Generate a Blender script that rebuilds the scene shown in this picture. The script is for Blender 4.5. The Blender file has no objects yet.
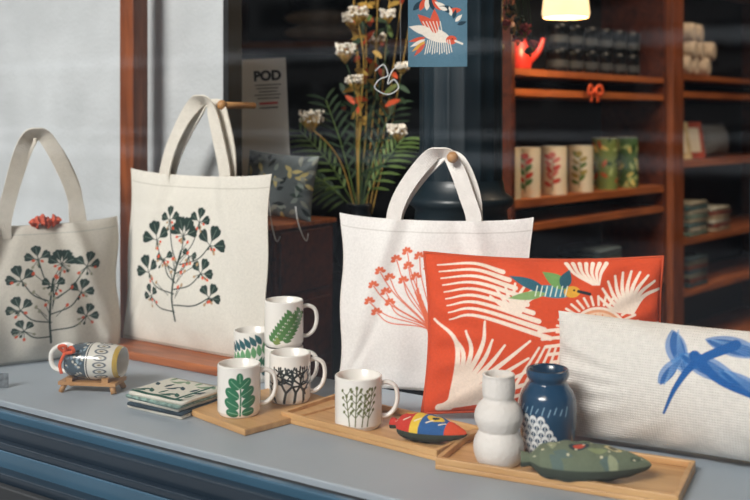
import bpy, math, random
import numpy as np
from mathutils import Vector, Matrix, Euler
random.seed(7); np.random.seed(7)
sc = bpy.context.scene
COL = sc.collection

# ------------------------------------------------------------------ helpers
def lin(h):
    if not isinstance(h, str): return tuple(h)
    h = h.lstrip('#'); o = []
    for i in (0, 2, 4):
        c = int(h[i:i+2], 16)/255
        o.append(c/12.92 if c <= .04045 else ((c+.055)/1.055)**2.4)
    return tuple(o)

def new_mat(name):
    m = bpy.data.materials.new(name); m.use_nodes = True
    nt = m.node_tree; b = nt.nodes['Principled BSDF']
    return m, nt, b

def mat(name, col, rough=.6, metal=0, var=.0, vscale=8, bump=0, bscale=60, spec=.5, emit=0, coat=0):
    m, nt, b = new_mat(name)
    c = lin(col)
    b.inputs['Roughness'].default_value = rough
    b.inputs['Metallic'].default_value = metal
    b.inputs['Specular IOR Level'].default_value = spec
    b.inputs['Coat Weight'].default_value = coat
    tc = nt.nodes.new('ShaderNodeTexCoord')
    n = nt.nodes.new('ShaderNodeTexNoise'); n.inputs['Scale'].default_value = vscale; n.inputs['Detail'].default_value = 5
    nt.links.new(tc.outputs['Object'], n.inputs['Vector'])
    r = nt.nodes.new('ShaderNodeValToRGB')
    r.color_ramp.elements[0].position = .3; r.color_ramp.elements[1].position = .7
    r.color_ramp.elements[0].color = (*[x*(1-var) for x in c], 1)
    r.color_ramp.elements[1].color = (*[min(1, x*(1+var)) for x in c], 1)
    nt.links.new(n.outputs['Fac'], r.inputs['Fac'])
    nt.links.new(r.outputs['Color'], b.inputs['Base Color'])
    if emit:
        b.inputs['Emission Color'].default_value = (*c, 1); b.inputs['Emission Strength'].default_value = emit
    if bump:
        n2 = nt.nodes.new('ShaderNodeTexNoise'); n2.inputs['Scale'].default_value = bscale; n2.inputs['Detail'].default_value = 4
        nt.links.new(tc.outputs['Object'], n2.inputs['Vector'])
        bp = nt.nodes.new('ShaderNodeBump'); bp.inputs['Strength'].default_value = bump; bp.inputs['Distance'].default_value = .004
        nt.links.new(n2.outputs['Fac'], bp.inputs['Height']); nt.links.new(bp.outputs['Normal'], b.inputs['Normal'])
    return m

def wood(name, c1, c2, rough=.5, scale=(3, 30, 30)):
    m, nt, b = new_mat(name)
    tc = nt.nodes.new('ShaderNodeTexCoord'); mp = nt.nodes.new('ShaderNodeMapping')
    mp.inputs['Scale'].default_value = scale
    n = nt.nodes.new('ShaderNodeTexNoise'); n.inputs['Scale'].default_value = 1.6; n.inputs['Detail'].default_value = 8
    n.inputs['Distortion'].default_value = .6
    r = nt.nodes.new('ShaderNodeValToRGB')
    r.color_ramp.elements[0].position = .3; r.color_ramp.elements[1].position = .72
    r.color_ramp.elements[0].color = (*lin(c1), 1); r.color_ramp.elements[1].color = (*lin(c2), 1)
    nt.links.new(tc.outputs['Object'], mp.inputs['Vector']); nt.links.new(mp.outputs['Vector'], n.inputs['Vector'])
    nt.links.new(n.outputs['Fac'], r.inputs['Fac']); nt.links.new(r.outputs['Color'], b.inputs['Base Color'])
    bp = nt.nodes.new('ShaderNodeBump'); bp.inputs['Strength'].default_value = .15; bp.inputs['Distance'].default_value = .002
    nt.links.new(n.outputs['Fac'], bp.inputs['Height']); nt.links.new(bp.outputs['Normal'], b.inputs['Normal'])
    b.inputs['Roughness'].default_value = rough
    return m

def painted(name, rough=.9, weave=0, wscale=250, bump=.3, bscale=150, coat=0, spec=.3):
    """colour attribute driven (printed fabric / glazed print)"""
    m, nt, b = new_mat(name)
    a = nt.nodes.new('ShaderNodeVertexColor'); a.layer_name = 'Col'
    tc = nt.nodes.new('ShaderNodeTexCoord')
    n = nt.nodes.new('ShaderNodeTexNoise'); n.inputs['Scale'].default_value = bscale; n.inputs['Detail'].default_value = 4
    nt.links.new(tc.outputs['Object'], n.inputs['Vector'])
    mx = nt.nodes.new('ShaderNodeMixRGB'); mx.blend_type = 'MULTIPLY'; mx.inputs['Fac'].default_value = .25 if rough > .7 else 0
    nt.links.new(a.outputs['Color'], mx.inputs['Color1']); nt.links.new(n.outputs['Fac'], mx.inputs['Color2'])
    g = nt.nodes.new('ShaderNodeMixRGB'); g.blend_type = 'MULTIPLY'; g.inputs['Fac'].default_value = 1
    k = 1.14 if rough > .7 else 1
    g.inputs['Color2'].default_value = (k, k, k, 1)
    nt.links.new(mx.outputs['Color'], g.inputs['Color1']); nt.links.new(g.outputs['Color'], b.inputs['Base Color'])
    b.inputs['Roughness'].default_value = rough; b.inputs['Coat Weight'].default_value = coat
    b.inputs['Specular IOR Level'].default_value = spec
    h = n.outputs['Fac']
    if weave:
        ws = []
        for ax in ('X', 'Z'):
            w = nt.nodes.new('ShaderNodeTexWave'); w.bands_direction = ax; w.inputs['Scale'].default_value = wscale
            w.inputs['Distortion'].default_value = .6
            nt.links.new(tc.outputs['Object'], w.inputs['Vector']); ws.append(w)
        ad = nt.nodes.new('ShaderNodeMath'); ad.operation = 'MULTIPLY'
        nt.links.new(ws[0].outputs['Fac'], ad.inputs[0]); nt.links.new(ws[1].outputs['Fac'], ad.inputs[1])
        ad2 = nt.nodes.new('ShaderNodeMath'); ad2.operation = 'MULTIPLY_ADD'; ad2.inputs[1].default_value = weave
        nt.links.new(ad.outputs[0], ad2.inputs[0]); nt.links.new(n.outputs['Fac'], ad2.inputs[2]); h = ad2.outputs[0]
    if bump:
        bp = nt.nodes.new('ShaderNodeBump'); bp.inputs['Strength'].default_value = bump; bp.inputs['Distance'].default_value = .002
        nt.links.new(h, bp.inputs['Height']); nt.links.new(bp.outputs['Normal'], b.inputs['Normal'])
    return m

class MB:
    def __init__(s): s.v = []; s.f = []; s.mi = []; s.sm = []; s.c = []; s.mats = []; s.n = 0
    def add(s, vf, m, cols=None, smooth=True):
        v, f = vf; v = np.asarray(v, float).reshape(-1, 3)
        if m not in s.mats: s.mats.append(m)
        k = s.mats.index(m)
        s.v.append(v); off = s.n
        s.f += [tuple(int(i)+off for i in q) for q in f]
        s.mi += [k]*len(f); s.sm += [smooth]*len(f); s.n += len(v)
        s.c.append(np.ones((len(v), 3)) if cols is None else (np.tile(np.array(lin(cols)), (len(v), 1)) if isinstance(cols, (str, tuple)) else np.asarray(cols).reshape(-1, 3)))
        return s
    def obj(s, name, loc=(0, 0, 0), rot=(0, 0, 0), bevel=0, parent=None):
        me = bpy.data.meshes.new(name)
        V = np.concatenate(s.v); me.from_pydata(V.tolist(), [], s.f)
        for m in s.mats: me.materials.append(m)
        me.polygons.foreach_set('material_index', s.mi); me.polygons.foreach_set('use_smooth', s.sm)
        ca = me.color_attributes.new('Col', 'FLOAT_COLOR', 'POINT')
        c = np.ones((len(V), 4)); c[:, :3] = np.concatenate(s.c)
        ca.data.foreach_set('color', c.ravel())
        me.update()
        o = bpy.data.objects.new(name, me); COL.objects.link(o)
        o.location = loc; o.rotation_euler = rot
        if bevel:
            b = o.modifiers.new('b', 'BEVEL'); b.width = bevel; b.segments = 2; b.limit_method = 'ANGLE'
        if parent: o.parent = parent
        return o

def xf(vf, loc=(0, 0, 0), rot=(0, 0, 0), scale=(1, 1, 1)):
    v, f = vf; v = np.asarray(v, float).reshape(-1, 3)*np.array(scale)
    R_ = np.array(Euler(rot).to_matrix())
    return v@R_.T+np.array(loc), f

def box(c, s, ang=0):
    x, y, z = [k/2 for k in s]
    v = [(-x, -y, -z), (x, -y, -z), (x, y, -z), (-x, y, -z), (-x, -y, z), (x, -y, z), (x, y, z), (-x, y, z)]
    f = [(0, 3, 2, 1), (4, 5, 6, 7), (0, 1, 5, 4), (1, 2, 6, 5), (2, 3, 7, 6), (3, 0, 4, 7)]
    return xf((v, f), c, (0, 0, ang))

def sphere(c=(0, 0, 0), r=1, n=16, m=10, scale=(1, 1, 1)):
    v = []; f = []
    for j in range(m+1):
        p = math.pi*j/m
        for i in range(n):
            a = 2*math.pi*i/n
            v.append((c[0]+r*scale[0]*math.sin(p)*math.cos(a), c[1]+r*scale[1]*math.sin(p)*math.sin(a), c[2]+r*scale[2]*math.cos(p)))
    for j in range(m):
        for i in range(n):
            f.append((j*n+i, (j+1)*n+i, (j+1)*n+(i+1) % n, j*n+(i+1) % n))
    return v, f

def revolve(prof, n=48, mod=None):
    """profile list of (r,z) from outside bottom up. angle 0 = -y (front)"""
    v = []; f = []
    for (r, z) in prof:
        for i in range(n):
            a = 2*math.pi*(i/n-.5)
            rr = r*(mod(a) if mod else 1)
            v.append((rr*math.sin(a), -rr*math.cos(a), z))
    for j in range(len(prof)-1):
        for i in range(n):
            f.append((j*n+i, j*n+(i+1) % n, (j+1)*n+(i+1) % n, (j+1)*n+i))
    return v, f

def tube(path, r, seg=8, flat=1.0):
    P = [Vector(p) for p in path]; n = len(P)
    rr = r if hasattr(r, '__len__') else [r]*n
    v = []; f = []; up = None
    for i in range(n):
        t = (P[min(i+1, n-1)]-P[max(i-1, 0)]).normalized()
        if up is None:
            up = Vector((0, 0, 1)) if abs(t.z) < .9 else Vector((0, 1, 0))
        a = t.cross(up).normalized(); up = a.cross(t).normalized()
        for k in range(seg):
            q = 2*math.pi*k/seg
            v.append(tuple(P[i]+a*math.cos(q)*rr[i]*flat+up*math.sin(q)*rr[i]))
    for i in range(n-1):
        for k in range(seg):
            f.append((i*seg+k, i*seg+(k+1) % seg, (i+1)*seg+(k+1) % seg, (i+1)*seg+k))
    f.append(tuple(range(seg))[::-1]); f.append(tuple((n-1)*seg+k for k in range(seg)))
    return v, f

def ribbon(path, width, normal, th=.003, twist=None):
    P = [Vector(p) for p in path]; n = len(P); N = Vector(normal)
    v = []; f = []
    for i in range(n):
        t = (P[min(i+1, n-1)]-P[max(i-1, 0)]).normalized()
        M = N
        if twist is not None:
            M = (Matrix.Rotation(twist[i], 3, t) @ N)
        s = t.cross(M).normalized()*width/2; h = s.cross(t).normalized()*th/2
        for q in (-s-h, s-h, s+h, -s+h): v.append(tuple(P[i]+q))
    for i in range(n-1):
        for k in range(4):
            f.append((i*4+k, i*4+(k+1) % 4, (i+1)*4+(k+1) % 4, (i+1)*4+k))
    f += [(3, 2, 1, 0), tuple((n-1)*4+k for k in range(4))]
    return v, f

def spline(pts, n=12):
    P = [np.array(p, float) for p in pts]; P = [2*P[0]-P[1]]+P+[2*P[-1]-P[-2]]; o = []
    for i in range(1, len(P)-2):
        for k in range(n):
            t = k/n
            o.append(.5*((2*P[i])+(-P[i-1]+P[i+1])*t+(2*P[i-1]-5*P[i]+4*P[i+1]-P[i+2])*t*t+(-P[i-1]+3*P[i]-3*P[i+1]+P[i+2])*t**3))
    o.append(P[-2]); return [tuple(q) for q in o]

# ---- canvas used to print fabric / ceramics as per-vertex pigment
class Cv:
    def __init__(s, w, h, nx, ny, bg):
        s.w, s.h, s.nx, s.ny = w, h, nx, ny
        s.X, s.Y = np.meshgrid(np.linspace(0, w, nx), np.linspace(0, h, ny))
        s.c = np.tile(np.array(lin(bg)), (ny, nx, 1)); s.aa = w/nx*1.0
    def mask(s, m, col, op=1):
        m = np.clip(m, 0, 1)[..., None]*op; s.c = s.c*(1-m)+np.array(lin(col))*m
    def stroke(s, pts, r, col, n=0, op=1):
        if n: pts = spline(pts, n)
        K = len(pts); D = np.full(s.X.shape, 9.)
        for i in range(K-1):
            (ax, ay), (bx, by) = pts[i][:2], pts[i+1][:2]
            r0 = r if not hasattr(r, '__len__') else r[0]+(r[1]-r[0])*i/(K-1)
            dx, dy = bx-ax, by-ay; L = dx*dx+dy*dy+1e-12
            t = np.clip(((s.X-ax)*dx+(s.Y-ay)*dy)/L, 0, 1)
            D = np.minimum(D, np.hypot(s.X-ax-t*dx, s.Y-ay-t*dy)-r0)
        s.mask(.5-D/s.aa, col, op)
    def ell(s, x, y, a, b, rot, col, ring=0):
        ca, sa = math.cos(rot), math.sin(rot)
        u = (s.X-x)*ca+(s.Y-y)*sa; v = -(s.X-x)*sa+(s.Y-y)*ca
        d = (np.sqrt((u/a)**2+(v/b)**2)-1)*min(a, b)
        if ring: d = np.abs(d)-ring
        s.mask(.5-d/s.aa, col)
    def leaf(s, x, y, L, W, rot, col, op=1):
        """pointed leaf from base x,y"""
        ca, sa = math.cos(rot), math.sin(rot)
        u = ((s.X-x)*ca+(s.Y-y)*sa)/L; v = -(s.X-x)*sa+(s.Y-y)*ca
        hw = W/2*np.sin(np.pi*np.clip(u, 0, 1)**.8)
        d = np.where((u > 0) & (u < 1), np.abs(v)-hw, 9)
        s.mask(.5-d/s.aa, col, op)
    def fan(s, x, y, r, a0, half, col, lob=3):
        """ginkgo-like fan leaf: wedge with a scalloped outer edge"""
        dx, dy = s.X-x, s.Y-y; rr = np.hypot(dx, dy); an = (np.arctan2(dy, dx)-a0+np.pi) % (2*np.pi)-np.pi
        rnd = np.sqrt(np.clip(1-(np.abs(an)/half)**3, 0, 1))
        edge = r*(.55+.45*rnd)*(.92+.08*np.abs(np.cos(an/half*np.pi/2*lob)))
        d = np.maximum(rr-edge, (np.abs(an)-half)*np.maximum(rr, .001))
        s.mask(.5-d/s.aa, col)
    def rect(s, x0, y0, x1, y1, col):
        s.mask(((s.X >= x0) & (s.X <= x1) & (s.Y >= y0) & (s.Y <= y1)).astype(float), col)

class Sub:
    """draw in a unit box placed on a canvas"""
    def __init__(s, cv, x, y, w, h): s.cv, s.x, s.y, s.w, s.h = cv, x, y, w, h
    def p(s, a, b): return (s.x+a*s.w, s.y+b*s.h)
    def stroke(s, pts, r, col, n=0): s.cv.stroke([s.p(*q) for q in pts], r, col, n)
    def ell(s, a, b, ra, rb, rot, col, ring=0): x, y = s.p(a, b); s.cv.ell(x, y, ra, rb, rot, col, ring)
    def leaf(s, a, b, L, W, rot, col): x, y = s.p(a, b); s.cv.leaf(x, y, L, W, rot, col)

def sheet(fn, nx, ny, flip=False):
    S, T = np.meshgrid(np.linspace(0, 1, nx), np.linspace(0, 1, ny))
    x, y, z = fn(S, T); v = np.stack([x, y, z], -1).reshape(-1, 3)
    i, j = np.meshgrid(np.arange(nx-1), np.arange(ny-1)); a = (j*nx+i).ravel()
    q = np.stack([a, a+1, a+nx+1, a+nx], -1)
    if flip: q = q[:, ::-1]
    return v, q.tolist()

def wrinkle(x, z, seed, k=18, n=6):
    rs = np.random.RandomState(seed); o = 0*x
    for i in range(n):
        a = rs.uniform(0, math.pi); f = k*rs.uniform(.6, 2); ph = rs.uniform(0, 6.3)
        q = f*(x*math.cos(a)+z*math.sin(a))+ph+1.3*np.sin(f*.5*(x*math.sin(a)-z*math.cos(a))+ph*2)
        o = o+np.sin(q)/(f/k)
    return o/n

def empty(name, loc=(0, 0, 0), rot=(0, 0, 0)):
    e = bpy.data.objects.new(name, None); COL.objects.link(e); e.location = loc; e.rotation_euler = rot
    e.empty_display_size = .02
    return e
R = math.radians

# ------------------------------------------------------------------ frame of the shop
U = np.array([.831, -.556]); Vv = np.array([.556, .831]); O = np.array([-.75, 2.0])
AU = math.atan2(-.556, .831)
def uv(u, v, z=0): p = O+U*u+Vv*v; return (float(p[0]), float(p[1]), z)

# materials
m_canvas = painted('canvas_print', .92, weave=.5, wscale=160, bump=.35, bscale=220)
m_linen = painted('linen_print', .92, weave=1.2, wscale=75, bump=.7, bscale=120)
m_cer = painted('ceramic_print', .22, bump=0, coat=.3, spec=.5)
m_strap = mat('strap_cotton', '#d8d2c6', .9, var=.05, vscale=60, bump=.4, bscale=300)
m_strapw = mat('strap_white', '#ebe7e2', .9, var=.05, vscale=60, bump=.4, bscale=300)
m_ledge = mat('ledge_paint', '#a3aeb8', .5, var=.05, vscale=3, bump=.05, bscale=20)
m_navy = mat('navy_paint', '#0b161f', .28, var=.15, vscale=4, bump=.05, bscale=30, coat=.2)
m_navy2 = mat('navy_paint_light', '#223a49', .3, var=.15, vscale=4, coat=.2)
m_black = mat('black_rebate', '#07090b', .6)
m_bamboo = wood('bamboo', '#ba8c58', '#d6ab74', .45)
m_bamboo2 = wood('bamboo_dark', '#a8794a', '#c1935f', .45)
m_wood = wood('teak_frame', '#5c2f1a', '#93502c', .4, scale=(30, 30, 3))
m_woodh = wood('teak_board', '#7d4222', '#bb6d3c', .4)
m_dwood = wood('dark_cabinet_wood', '#3a1a10', '#64301c', .4)
m_wall = mat('dark_wall_paint', '#0d1418', .7, var=.2, vscale=2)
m_floor = wood('shop_floor_boards', '#2a1d15', '#463123', .4)
m_panel = mat('white_plaster', '#bcc0c2', .9, var=.12, vscale=5, bump=.4, bscale=90)
m_column = mat('column_iron_paint', '#14232b', .42, var=.15, vscale=5, coat=.1)
m_white = mat('white_glaze', '#efece6', .25, coat=.3)
m_stone = mat('stone_sill', '#7d8084', .9, var=.35, vscale=120, bump=.8, bscale=200)
m_tin = mat('black_tin', '#15181b', .3, metal=.4)
m_tinl = mat('tin_label', '#3b3f42', .6)
m_red = mat('red_enamel', '#c8362a', .35, coat=.3)
m_tissue = mat('red_tissue', '#c4502f', .8, var=.3, vscale=80)
m_green = mat('leaf_green', '#5d7539', .6, var=.3, vscale=20)
m_dgreen = mat('leaf_dark', '#33492e', .6, var=.3, vscale=20)
m_stem = mat('dry_stem', '#b8923f', .7, var=.2)
m_flw = mat('white_flower', '#efe7d8', .8, var=.12, vscale=60)
m_pink = mat('pink_flower', '#b0433f', .7, var=.3, vscale=60)
m_orange = mat('orange_ribbon', '#d9562b', .6, var=.1)
m_wire = mat('white_wire', '#dfe2e4', .4)

# ------------------------------------------------------------------ room shell
def slab(name, u0, u1, v0, v1, z0, z1, m, bevel=0):
    c = uv((u0+u1)/2, (v0+v1)/2, (z0+z1)/2)
    return MB().add(box((0, 0, 0), (u1-u0, v1-v0, z1-z0)), m, smooth=False).obj(name, c, (0, 0, AU), bevel)
slab('floor', -1.2, 3.2, -.02, 5.2, -.66, -.6, m_floor)
slab('ceiling', -1.2, 3.2, -.02, 5.2, 2.2, 2.26, m_wall)
slab('wall_back', -1.2, 3.2, 5.2, 5.26, -.6, 2.2, m_wall)
slab('wall_left', -1.26, -1.2, 0.02, 5.2, -.6, 2.2, m_wall)
slab('wall_right', 3.2, 3.26, 0.02, 5.2, -.6, 2.2, m_wall)
slab('window_ledge', -1.19, 3.19, 0.0, .50, -.04, 0.0, m_ledge, .003)
slab('wall_front', -1.19, 3.19, .01, .06, -.6, -.045, m_navy)
slab('wall_panel', -1.15, .062, .60, .63, -.6, 2.2, m_panel)
slab('trim_panel_edge', .063, .080, .585, .635, -.6, 2.2, m_black)
mb = MB()
def seg(v0, v1, z0, z1, m):
    mb.add(box((0, (v0+v1)/2, (z0+z1)/2), (4.4, v1-v0, z1-z0)), m, smooth=False)
seg(-.016, -.001, -.09, -.010, m_black)
seg(-.030, -.016, -.09, -.008, m_navy2)
seg(-.055, -.030, -.09, -.022, m_navy)
seg(-.072, -.055, -.12, -.048, m_navy)
seg(-.077, -.072, -.12, -.060, m_navy2)
seg(-.10, -.0, -.15, -.09, m_navy)
seg(-.115, -.10, -.15, -.105, m_black)
mb.obj('trim_1', uv(1.0, 0, 0), (0, 0, AU), .003)
slab('window_sill', -1.2, 3.2, -.42, -.0, -.30, -.152, m_stone, .01)
slab('ground', -8, 10, -9, -.0, -.70, -.62, m_stone)
MB().add(box((0, 0, 1.1), (.05, .05, 2.2)), m_wood, smooth=False).obj('window_post', (-.610, 2.53, -.001), (0, 0, AU), .003)
slab('trim_2', -.17, .33, .375, .498, 0.0005, .02, m_woodh, .003)

# glass
g, nt, b = new_mat('window_glass')
out = nt.nodes['Material Output']; nt.nodes.remove(b)
tr = nt.nodes.new('ShaderNodeBsdfTransparent'); gl = nt.nodes.new('ShaderNodeBsdfGlossy'); gl.inputs['Roughness'].default_value = .04
tr.inputs['Color'].default_value = (.99, .99, .985, 1)
fr = nt.nodes.new('ShaderNodeFresnel'); fr.inputs['IOR'].default_value = 1.6
mx = nt.nodes.new('ShaderNodeMixShader')
nt.links.new(fr.outputs[0], mx.inputs[0]); nt.links.new(tr.outputs[0], mx.inputs[1]); nt.links.new(gl.outputs[0], mx.inputs[2])
nt.links.new(mx.outputs[0], out.inputs['Surface'])
MB().add(([(-2.19, 0, -1.105), (2.19, 0, -1.105), (2.19, 0, 1.1), (-2.19, 0, 1.1)], [(0, 1, 2, 3)]), g, smooth=False).obj('window_1', uv(1.0, -.009, 1.1), (0, 0, AU))

# opposite street facade (seen only as a reflection)
fm, nt, b = new_mat('facade_stone')
tc = nt.nodes.new('ShaderNodeTexCoord'); br = nt.nodes.new('ShaderNodeTexBrick')
mp = nt.nodes.new('ShaderNodeMapping'); mp.inputs['Rotation'].default_value = (R(90), 0, 0)
br.inputs['Scale'].default_value = .5; br.inputs['Color1'].default_value = (.015, .02, .024, 1); br.inputs['Color2'].default_value = (.035, .045, .055, 1)
br.inputs['Mortar'].default_value = (.14, .14, .14, 1); br.inputs['Mortar Size'].default_value = .05
nt.links.new(tc.outputs['Object'], mp.inputs[0]); nt.links.new(mp.outputs[0], br.inputs[0]); nt.links.new(br.outputs['Color'], b.inputs['Base Color'])
MB().add(box((0, 0, 0), (26, .3, 5.4)), fm, smooth=False).obj('building_facade', uv(0, -8.5, 2.1), (0, 0, AU))
m_band = mat('streak_reflector', '#dfe6ea', .8, var=.5, vscale=.8)  # pale bands added on the facade to reflect as light streaks in the glass
mb = MB()
mb.add(box((0, 0, .14), (25, .06, .14)), m_band, smooth=False).add(box((0, 0, .40), (25, .06, .08)), m_band, smooth=False).add(box((0, 0, 1.35), (25, .06, .14)), m_band, smooth=False)
mb.obj('streak_reflector_bands', uv(0, -8.31, 0), (0, 0, AU))

# ------------------------------------------------------------------ column
prof = [(.140, -.6), (.140, .20), (.12, .215), (.12, .26), (.128, .27), (.134, .285), (.128, .30), (.112, .31), (.108, .35), (.120, .36), (.124, .37), (.120, .38), (.104, .39), (.098, .42)]
mb = MB().add(revolve(prof, 64), m_column)
mb.add(revolve([(.098, .42), (.098, 2.2)], 144, mod=lambda a: 1-.045*abs(math.sin(a*8))**.7), m_column)
mb.obj('iron_column', (.203, 2.36, 0))

# ------------------------------------------------------------------ tote bags
def tote(name, w, h, puff, cv, loc, ang, lean, m_st, hs, hh, hw, seed, wrk=.004, hx=0, hcol='#d9d4ca', peg=0):
    def outline(S, T):
        x = w*(S-.5)*(1-.022*np.sin(np.pi*T)-.012*T)
        z = h*T-.007*np.sin(np.pi*S)*T**3+.005*(np.abs(2*S-1)**6)*T**2
        z = z+.004*np.sin(S*9+seed)*T*(1-T)
        x = x+.0035*np.sin(T*11+seed)*np.sign(S-.5)*np.abs(2*S-1)
        return x, z
    def th(S, T):
        e = (1-np.abs(2*S-1)**4)
        return puff*e*(np.sin(np.pi*np.clip(T, 0, 1)**.75)**.7*.9+.22*T**2)
    def wr(S, T):
        x, z = outline(S, T); e = (1-np.abs(2*S-1)**8)*np.clip(T*8, 0, 1)
        fold = .9*np.sin((S-.5)*26+seed+2*T)*np.clip(1-T*1.6, 0, 1)
        for q, sg in ((.5-hs/w, -1), (.5+hs/w, 1)):
            dd = (S-q-sg*(1-T)*.28)
            fold = fold-1.5*np.exp(-(dd/.05)**2)*T+1.0*np.exp(-((dd+.09*sg)/.05)**2)*T
        fold = fold+1.2*np.exp(-((S-.06-.5*(T-.1))/.03)**2)*np.clip(1-T*1.8, 0, 1)-1.2*np.exp(-((S-.94+.5*(T-.1))/.035)**2)*np.clip(1-T*1.8, 0, 1)
        return wrk*e*(wrinkle(x, z, seed, 22)*1.8+fold*.9)
    def front(S, T):
        x, z = outline(S, T); return x, -th(S, T)+wr(S, T), z
    def back(S, T):
        x, z = outline(S, T); return x, th(S, T)*.5, z
    mb = MB().add(sheet(front, cv.nx, cv.ny), m_canvas, cv.c)
    mb.add(sheet(back, 40, 40, True), m_canvas, hcol)
    for sgn in (0, 1):
        t = np.linspace(0, 1, 24); x, z = outline(np.full(24, float(sgn)), t)
        mb.add(tube(list(zip(x, 0*x, z)), .0016, 6), m_st)
    for fb, y0 in ((0, -.22*puff-.003), (1, .12*puff+.006)):
        dx = .010*fb; dz = -.006*fb; px = peg
        P = [(-hs+hx, y0, h-.035), (-hs+hx, y0, h+.004), (-hs*.80+hx+dx*.5, y0, h+hh*.36), (-hs*.50+px*.6+hx+dx, y0, h+hh*.72), (-hs*.22+hx+dx+px, y0+.003, h+hh*.95+dz), (hx+dx+px, y0+.004, h+hh+dz),
             (hs*.24+hx+dx+px, y0+.003, h+hh*.95+dz), (hs*.52+px*.6+hx+dx, y0, h+hh*.72), (hs*.82+hx+dx, y0, h+hh*.36), (hs+hx, y0, h+.004), (hs+hx, y0, h-.035)]
        pts = spline(P, 10); K = len(pts)
        tw = [.95*math.exp(-((i/(K-1)-.5)/.13)**2)*(1 if fb == 0 else -1) for i in range(K)]
        mb.add(ribbon(pts, hw, (0, 1, 0), .0035, tw), m_st, smooth=False)
    return mb.obj(name, loc, (lean, 0, ang))

def hem(cv, col):
    cv.stroke([(0, cv.h*.93), (cv.w, cv.h*.93)], .0009, col)
    cv.stroke([(0, cv.h*.015), (cv.w, cv.h*.015)], .002, col)

def botanic(S, k, dark, red, tan, seed, umb):
    rs = random.Random(seed)
    S.stroke([(.46, 0), (.44, .2), (.46, .42), (.5, .62)], .0026*k, dark, 8)
    for (x, y, bx, by, n, L) in umb:
        mx_, my_ = (x+bx)/2+(x-bx)*.12, (y+by)/2-.03
        S.stroke([(bx, by), (mx_, my_), (x, y)], .0016*k, dark, 6)
        base = math.atan2((y-by)*S.h, (x-bx)*S.w)*.35+math.pi/2*.65
        px, py = S.p(x, y)
        for i in range(n):
            off = (i-(n-1)/2)
            a = base+off*(2.3/max(n-1, 1)); LL = L*k*(1-.08*abs(off))
            S.cv.stroke([(px, py), (px+math.cos(a)*LL*.4, py+math.sin(a)*LL*.4)], .0010*k, dark)
            S.cv.fan(px+math.cos(a)*LL*.22, py+math.sin(a)*LL*.22, LL*.82, a, .62, dark)
            if n < 5 or i % 2 == 0: S.cv.stroke([(px+math.cos(a)*LL*.35, py+math.sin(a)*LL*.35), (px+math.cos(a)*LL*.85, py+math.sin(a)*LL*.85)], .0005, '#7d8a80')
        for i in range(5):
            a = rs.uniform(3.3, 6.1); r_ = rs.uniform(.008, .024)*k
            S.cv.stroke([(px, py), (px+math.cos(a)*r_, py+math.sin(a)*r_)], .0008*k, dark)
            S.cv.ell(px+math.cos(a)*r_, py+math.sin(a)*r_, .0042*k, .0032*k, a, [red, tan, dark][i % 3])
    for i in range(14):
        x, y = rs.uniform(.25, .72), rs.uniform(.30, .72)
        S.stroke([(.46+(x-.46)*.3, y-.10), (x, y)], .0009*k, dark); S.ell(x, y, .0048*k, .0036*k, 1, red if i % 2 else tan)

umb2 = [(.52, .76, .48, .5, 4, .050), (.20, .70, .46, .44, 3, .048), (.84, .69, .5, .5, 3, .050), (.35, .89, .47, .5, 3, .036), (.70, .89, .5, .55, 3, .036),
        (.13, .40, .46, .24, 3, .044), (.76, .44, .46, .28, 3, .038), (.86, .24, .46, .14, 3, .036), (.18, .19, .46, .08, 3, .032), (.33, .54, .47, .34, 2, .028), (.60, .58, .47, .42, 2, .026)]
cv = Cv(.455, .43, 320, 300, '#dedad0')
botanic(Sub(cv, .068, .070, .28, .275), 1.0, '#1f352e', '#da5430', '#b0906a', 3, umb2); hem(cv, '#b9b4a8')
tote('tote_bag', .462, .415, .034, cv, (-.432, 2.345, .0205), R(-35), R(-3), m_strap, .098, .172, .034, 2, wrk=.0055, peg=.012)

cv = Cv(.38, .32, 280, 240, '#d1ccc1')
umb1 = [(.60, .76, .5, .45, 4, .038), (.34, .82, .5, .5, 3, .034), (.14, .62, .46, .4, 3, .038), (.88, .72, .5, .42, 3, .036), (.12, .34, .46, .2, 3, .034),
        (.82, .46, .46, .28, 3, .034), (.86, .22, .46, .12, 3, .032), (.16, .14, .46, .06, 3, .028), (.5, .56, .48, .36, 2, .030)]
botanic(Sub(cv, .130, .045, .195, .235), .95, '#20362f', '#cc5230', '#8f8f7c', 5, umb1); hem(cv, '#aeb0a8')
tote('tote_bag', .405, .322, .055, cv, (-.790, 2.315, .0005), R(30), R(-4), m_strap, .085, .208, .034, 5, wrk=.009, hx=.02, peg=-.01)

cv = Cv(.40, .365, 300, 280, '#ecE9e6'.lower())
S = Sub(cv, .062, .075, .170, .220); coral = '#de6c4a'
rs = random.Random(4)
heads = [(.08, .66), (.16, .80), (.28, .74), (.36, .92), (.04, .50), (.52, .86), (.24, .60), (.66, .96), (.46, .72), (.13, .40), (.62, .76), (.78, .86), (.30, .50), (.82, .70), (.50, 1.0), (.90, .95)]
for i, (hx_, hy_) in enumerate(heads):
    S.stroke([(1.02-.02*(i % 4), -.05), (.80+hx_*.12, .26), (hx_*.75+.2, hy_*.75+.02), (hx_, hy_)], .0012, coral, 8)
    px, py = S.p(hx_, hy_)
    for j in range(5):
        a = 1.9+(j-2)*.75; cv.ell(px+.0075*math.cos(a), py+.0075*math.sin(a), .0052, .0034, a, coral)
for i in range(18):
    S.stroke([(1.05-.008*i, -.10), (.95-i*.012, .18+.01*i), (.76-i*.010+.03*(i % 3), .32+.02*i)], .0012, coral, 6)
hem(cv, '#cbc7c2')
tote('tote_bag', .405, .358, .032, cv, (.120, 2.06, .0005), R(-14.4), R(-2), m_strapw, .083, .134, .032, 9, wrk=.0065, hcol='#eae7e4', peg=.012)

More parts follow.
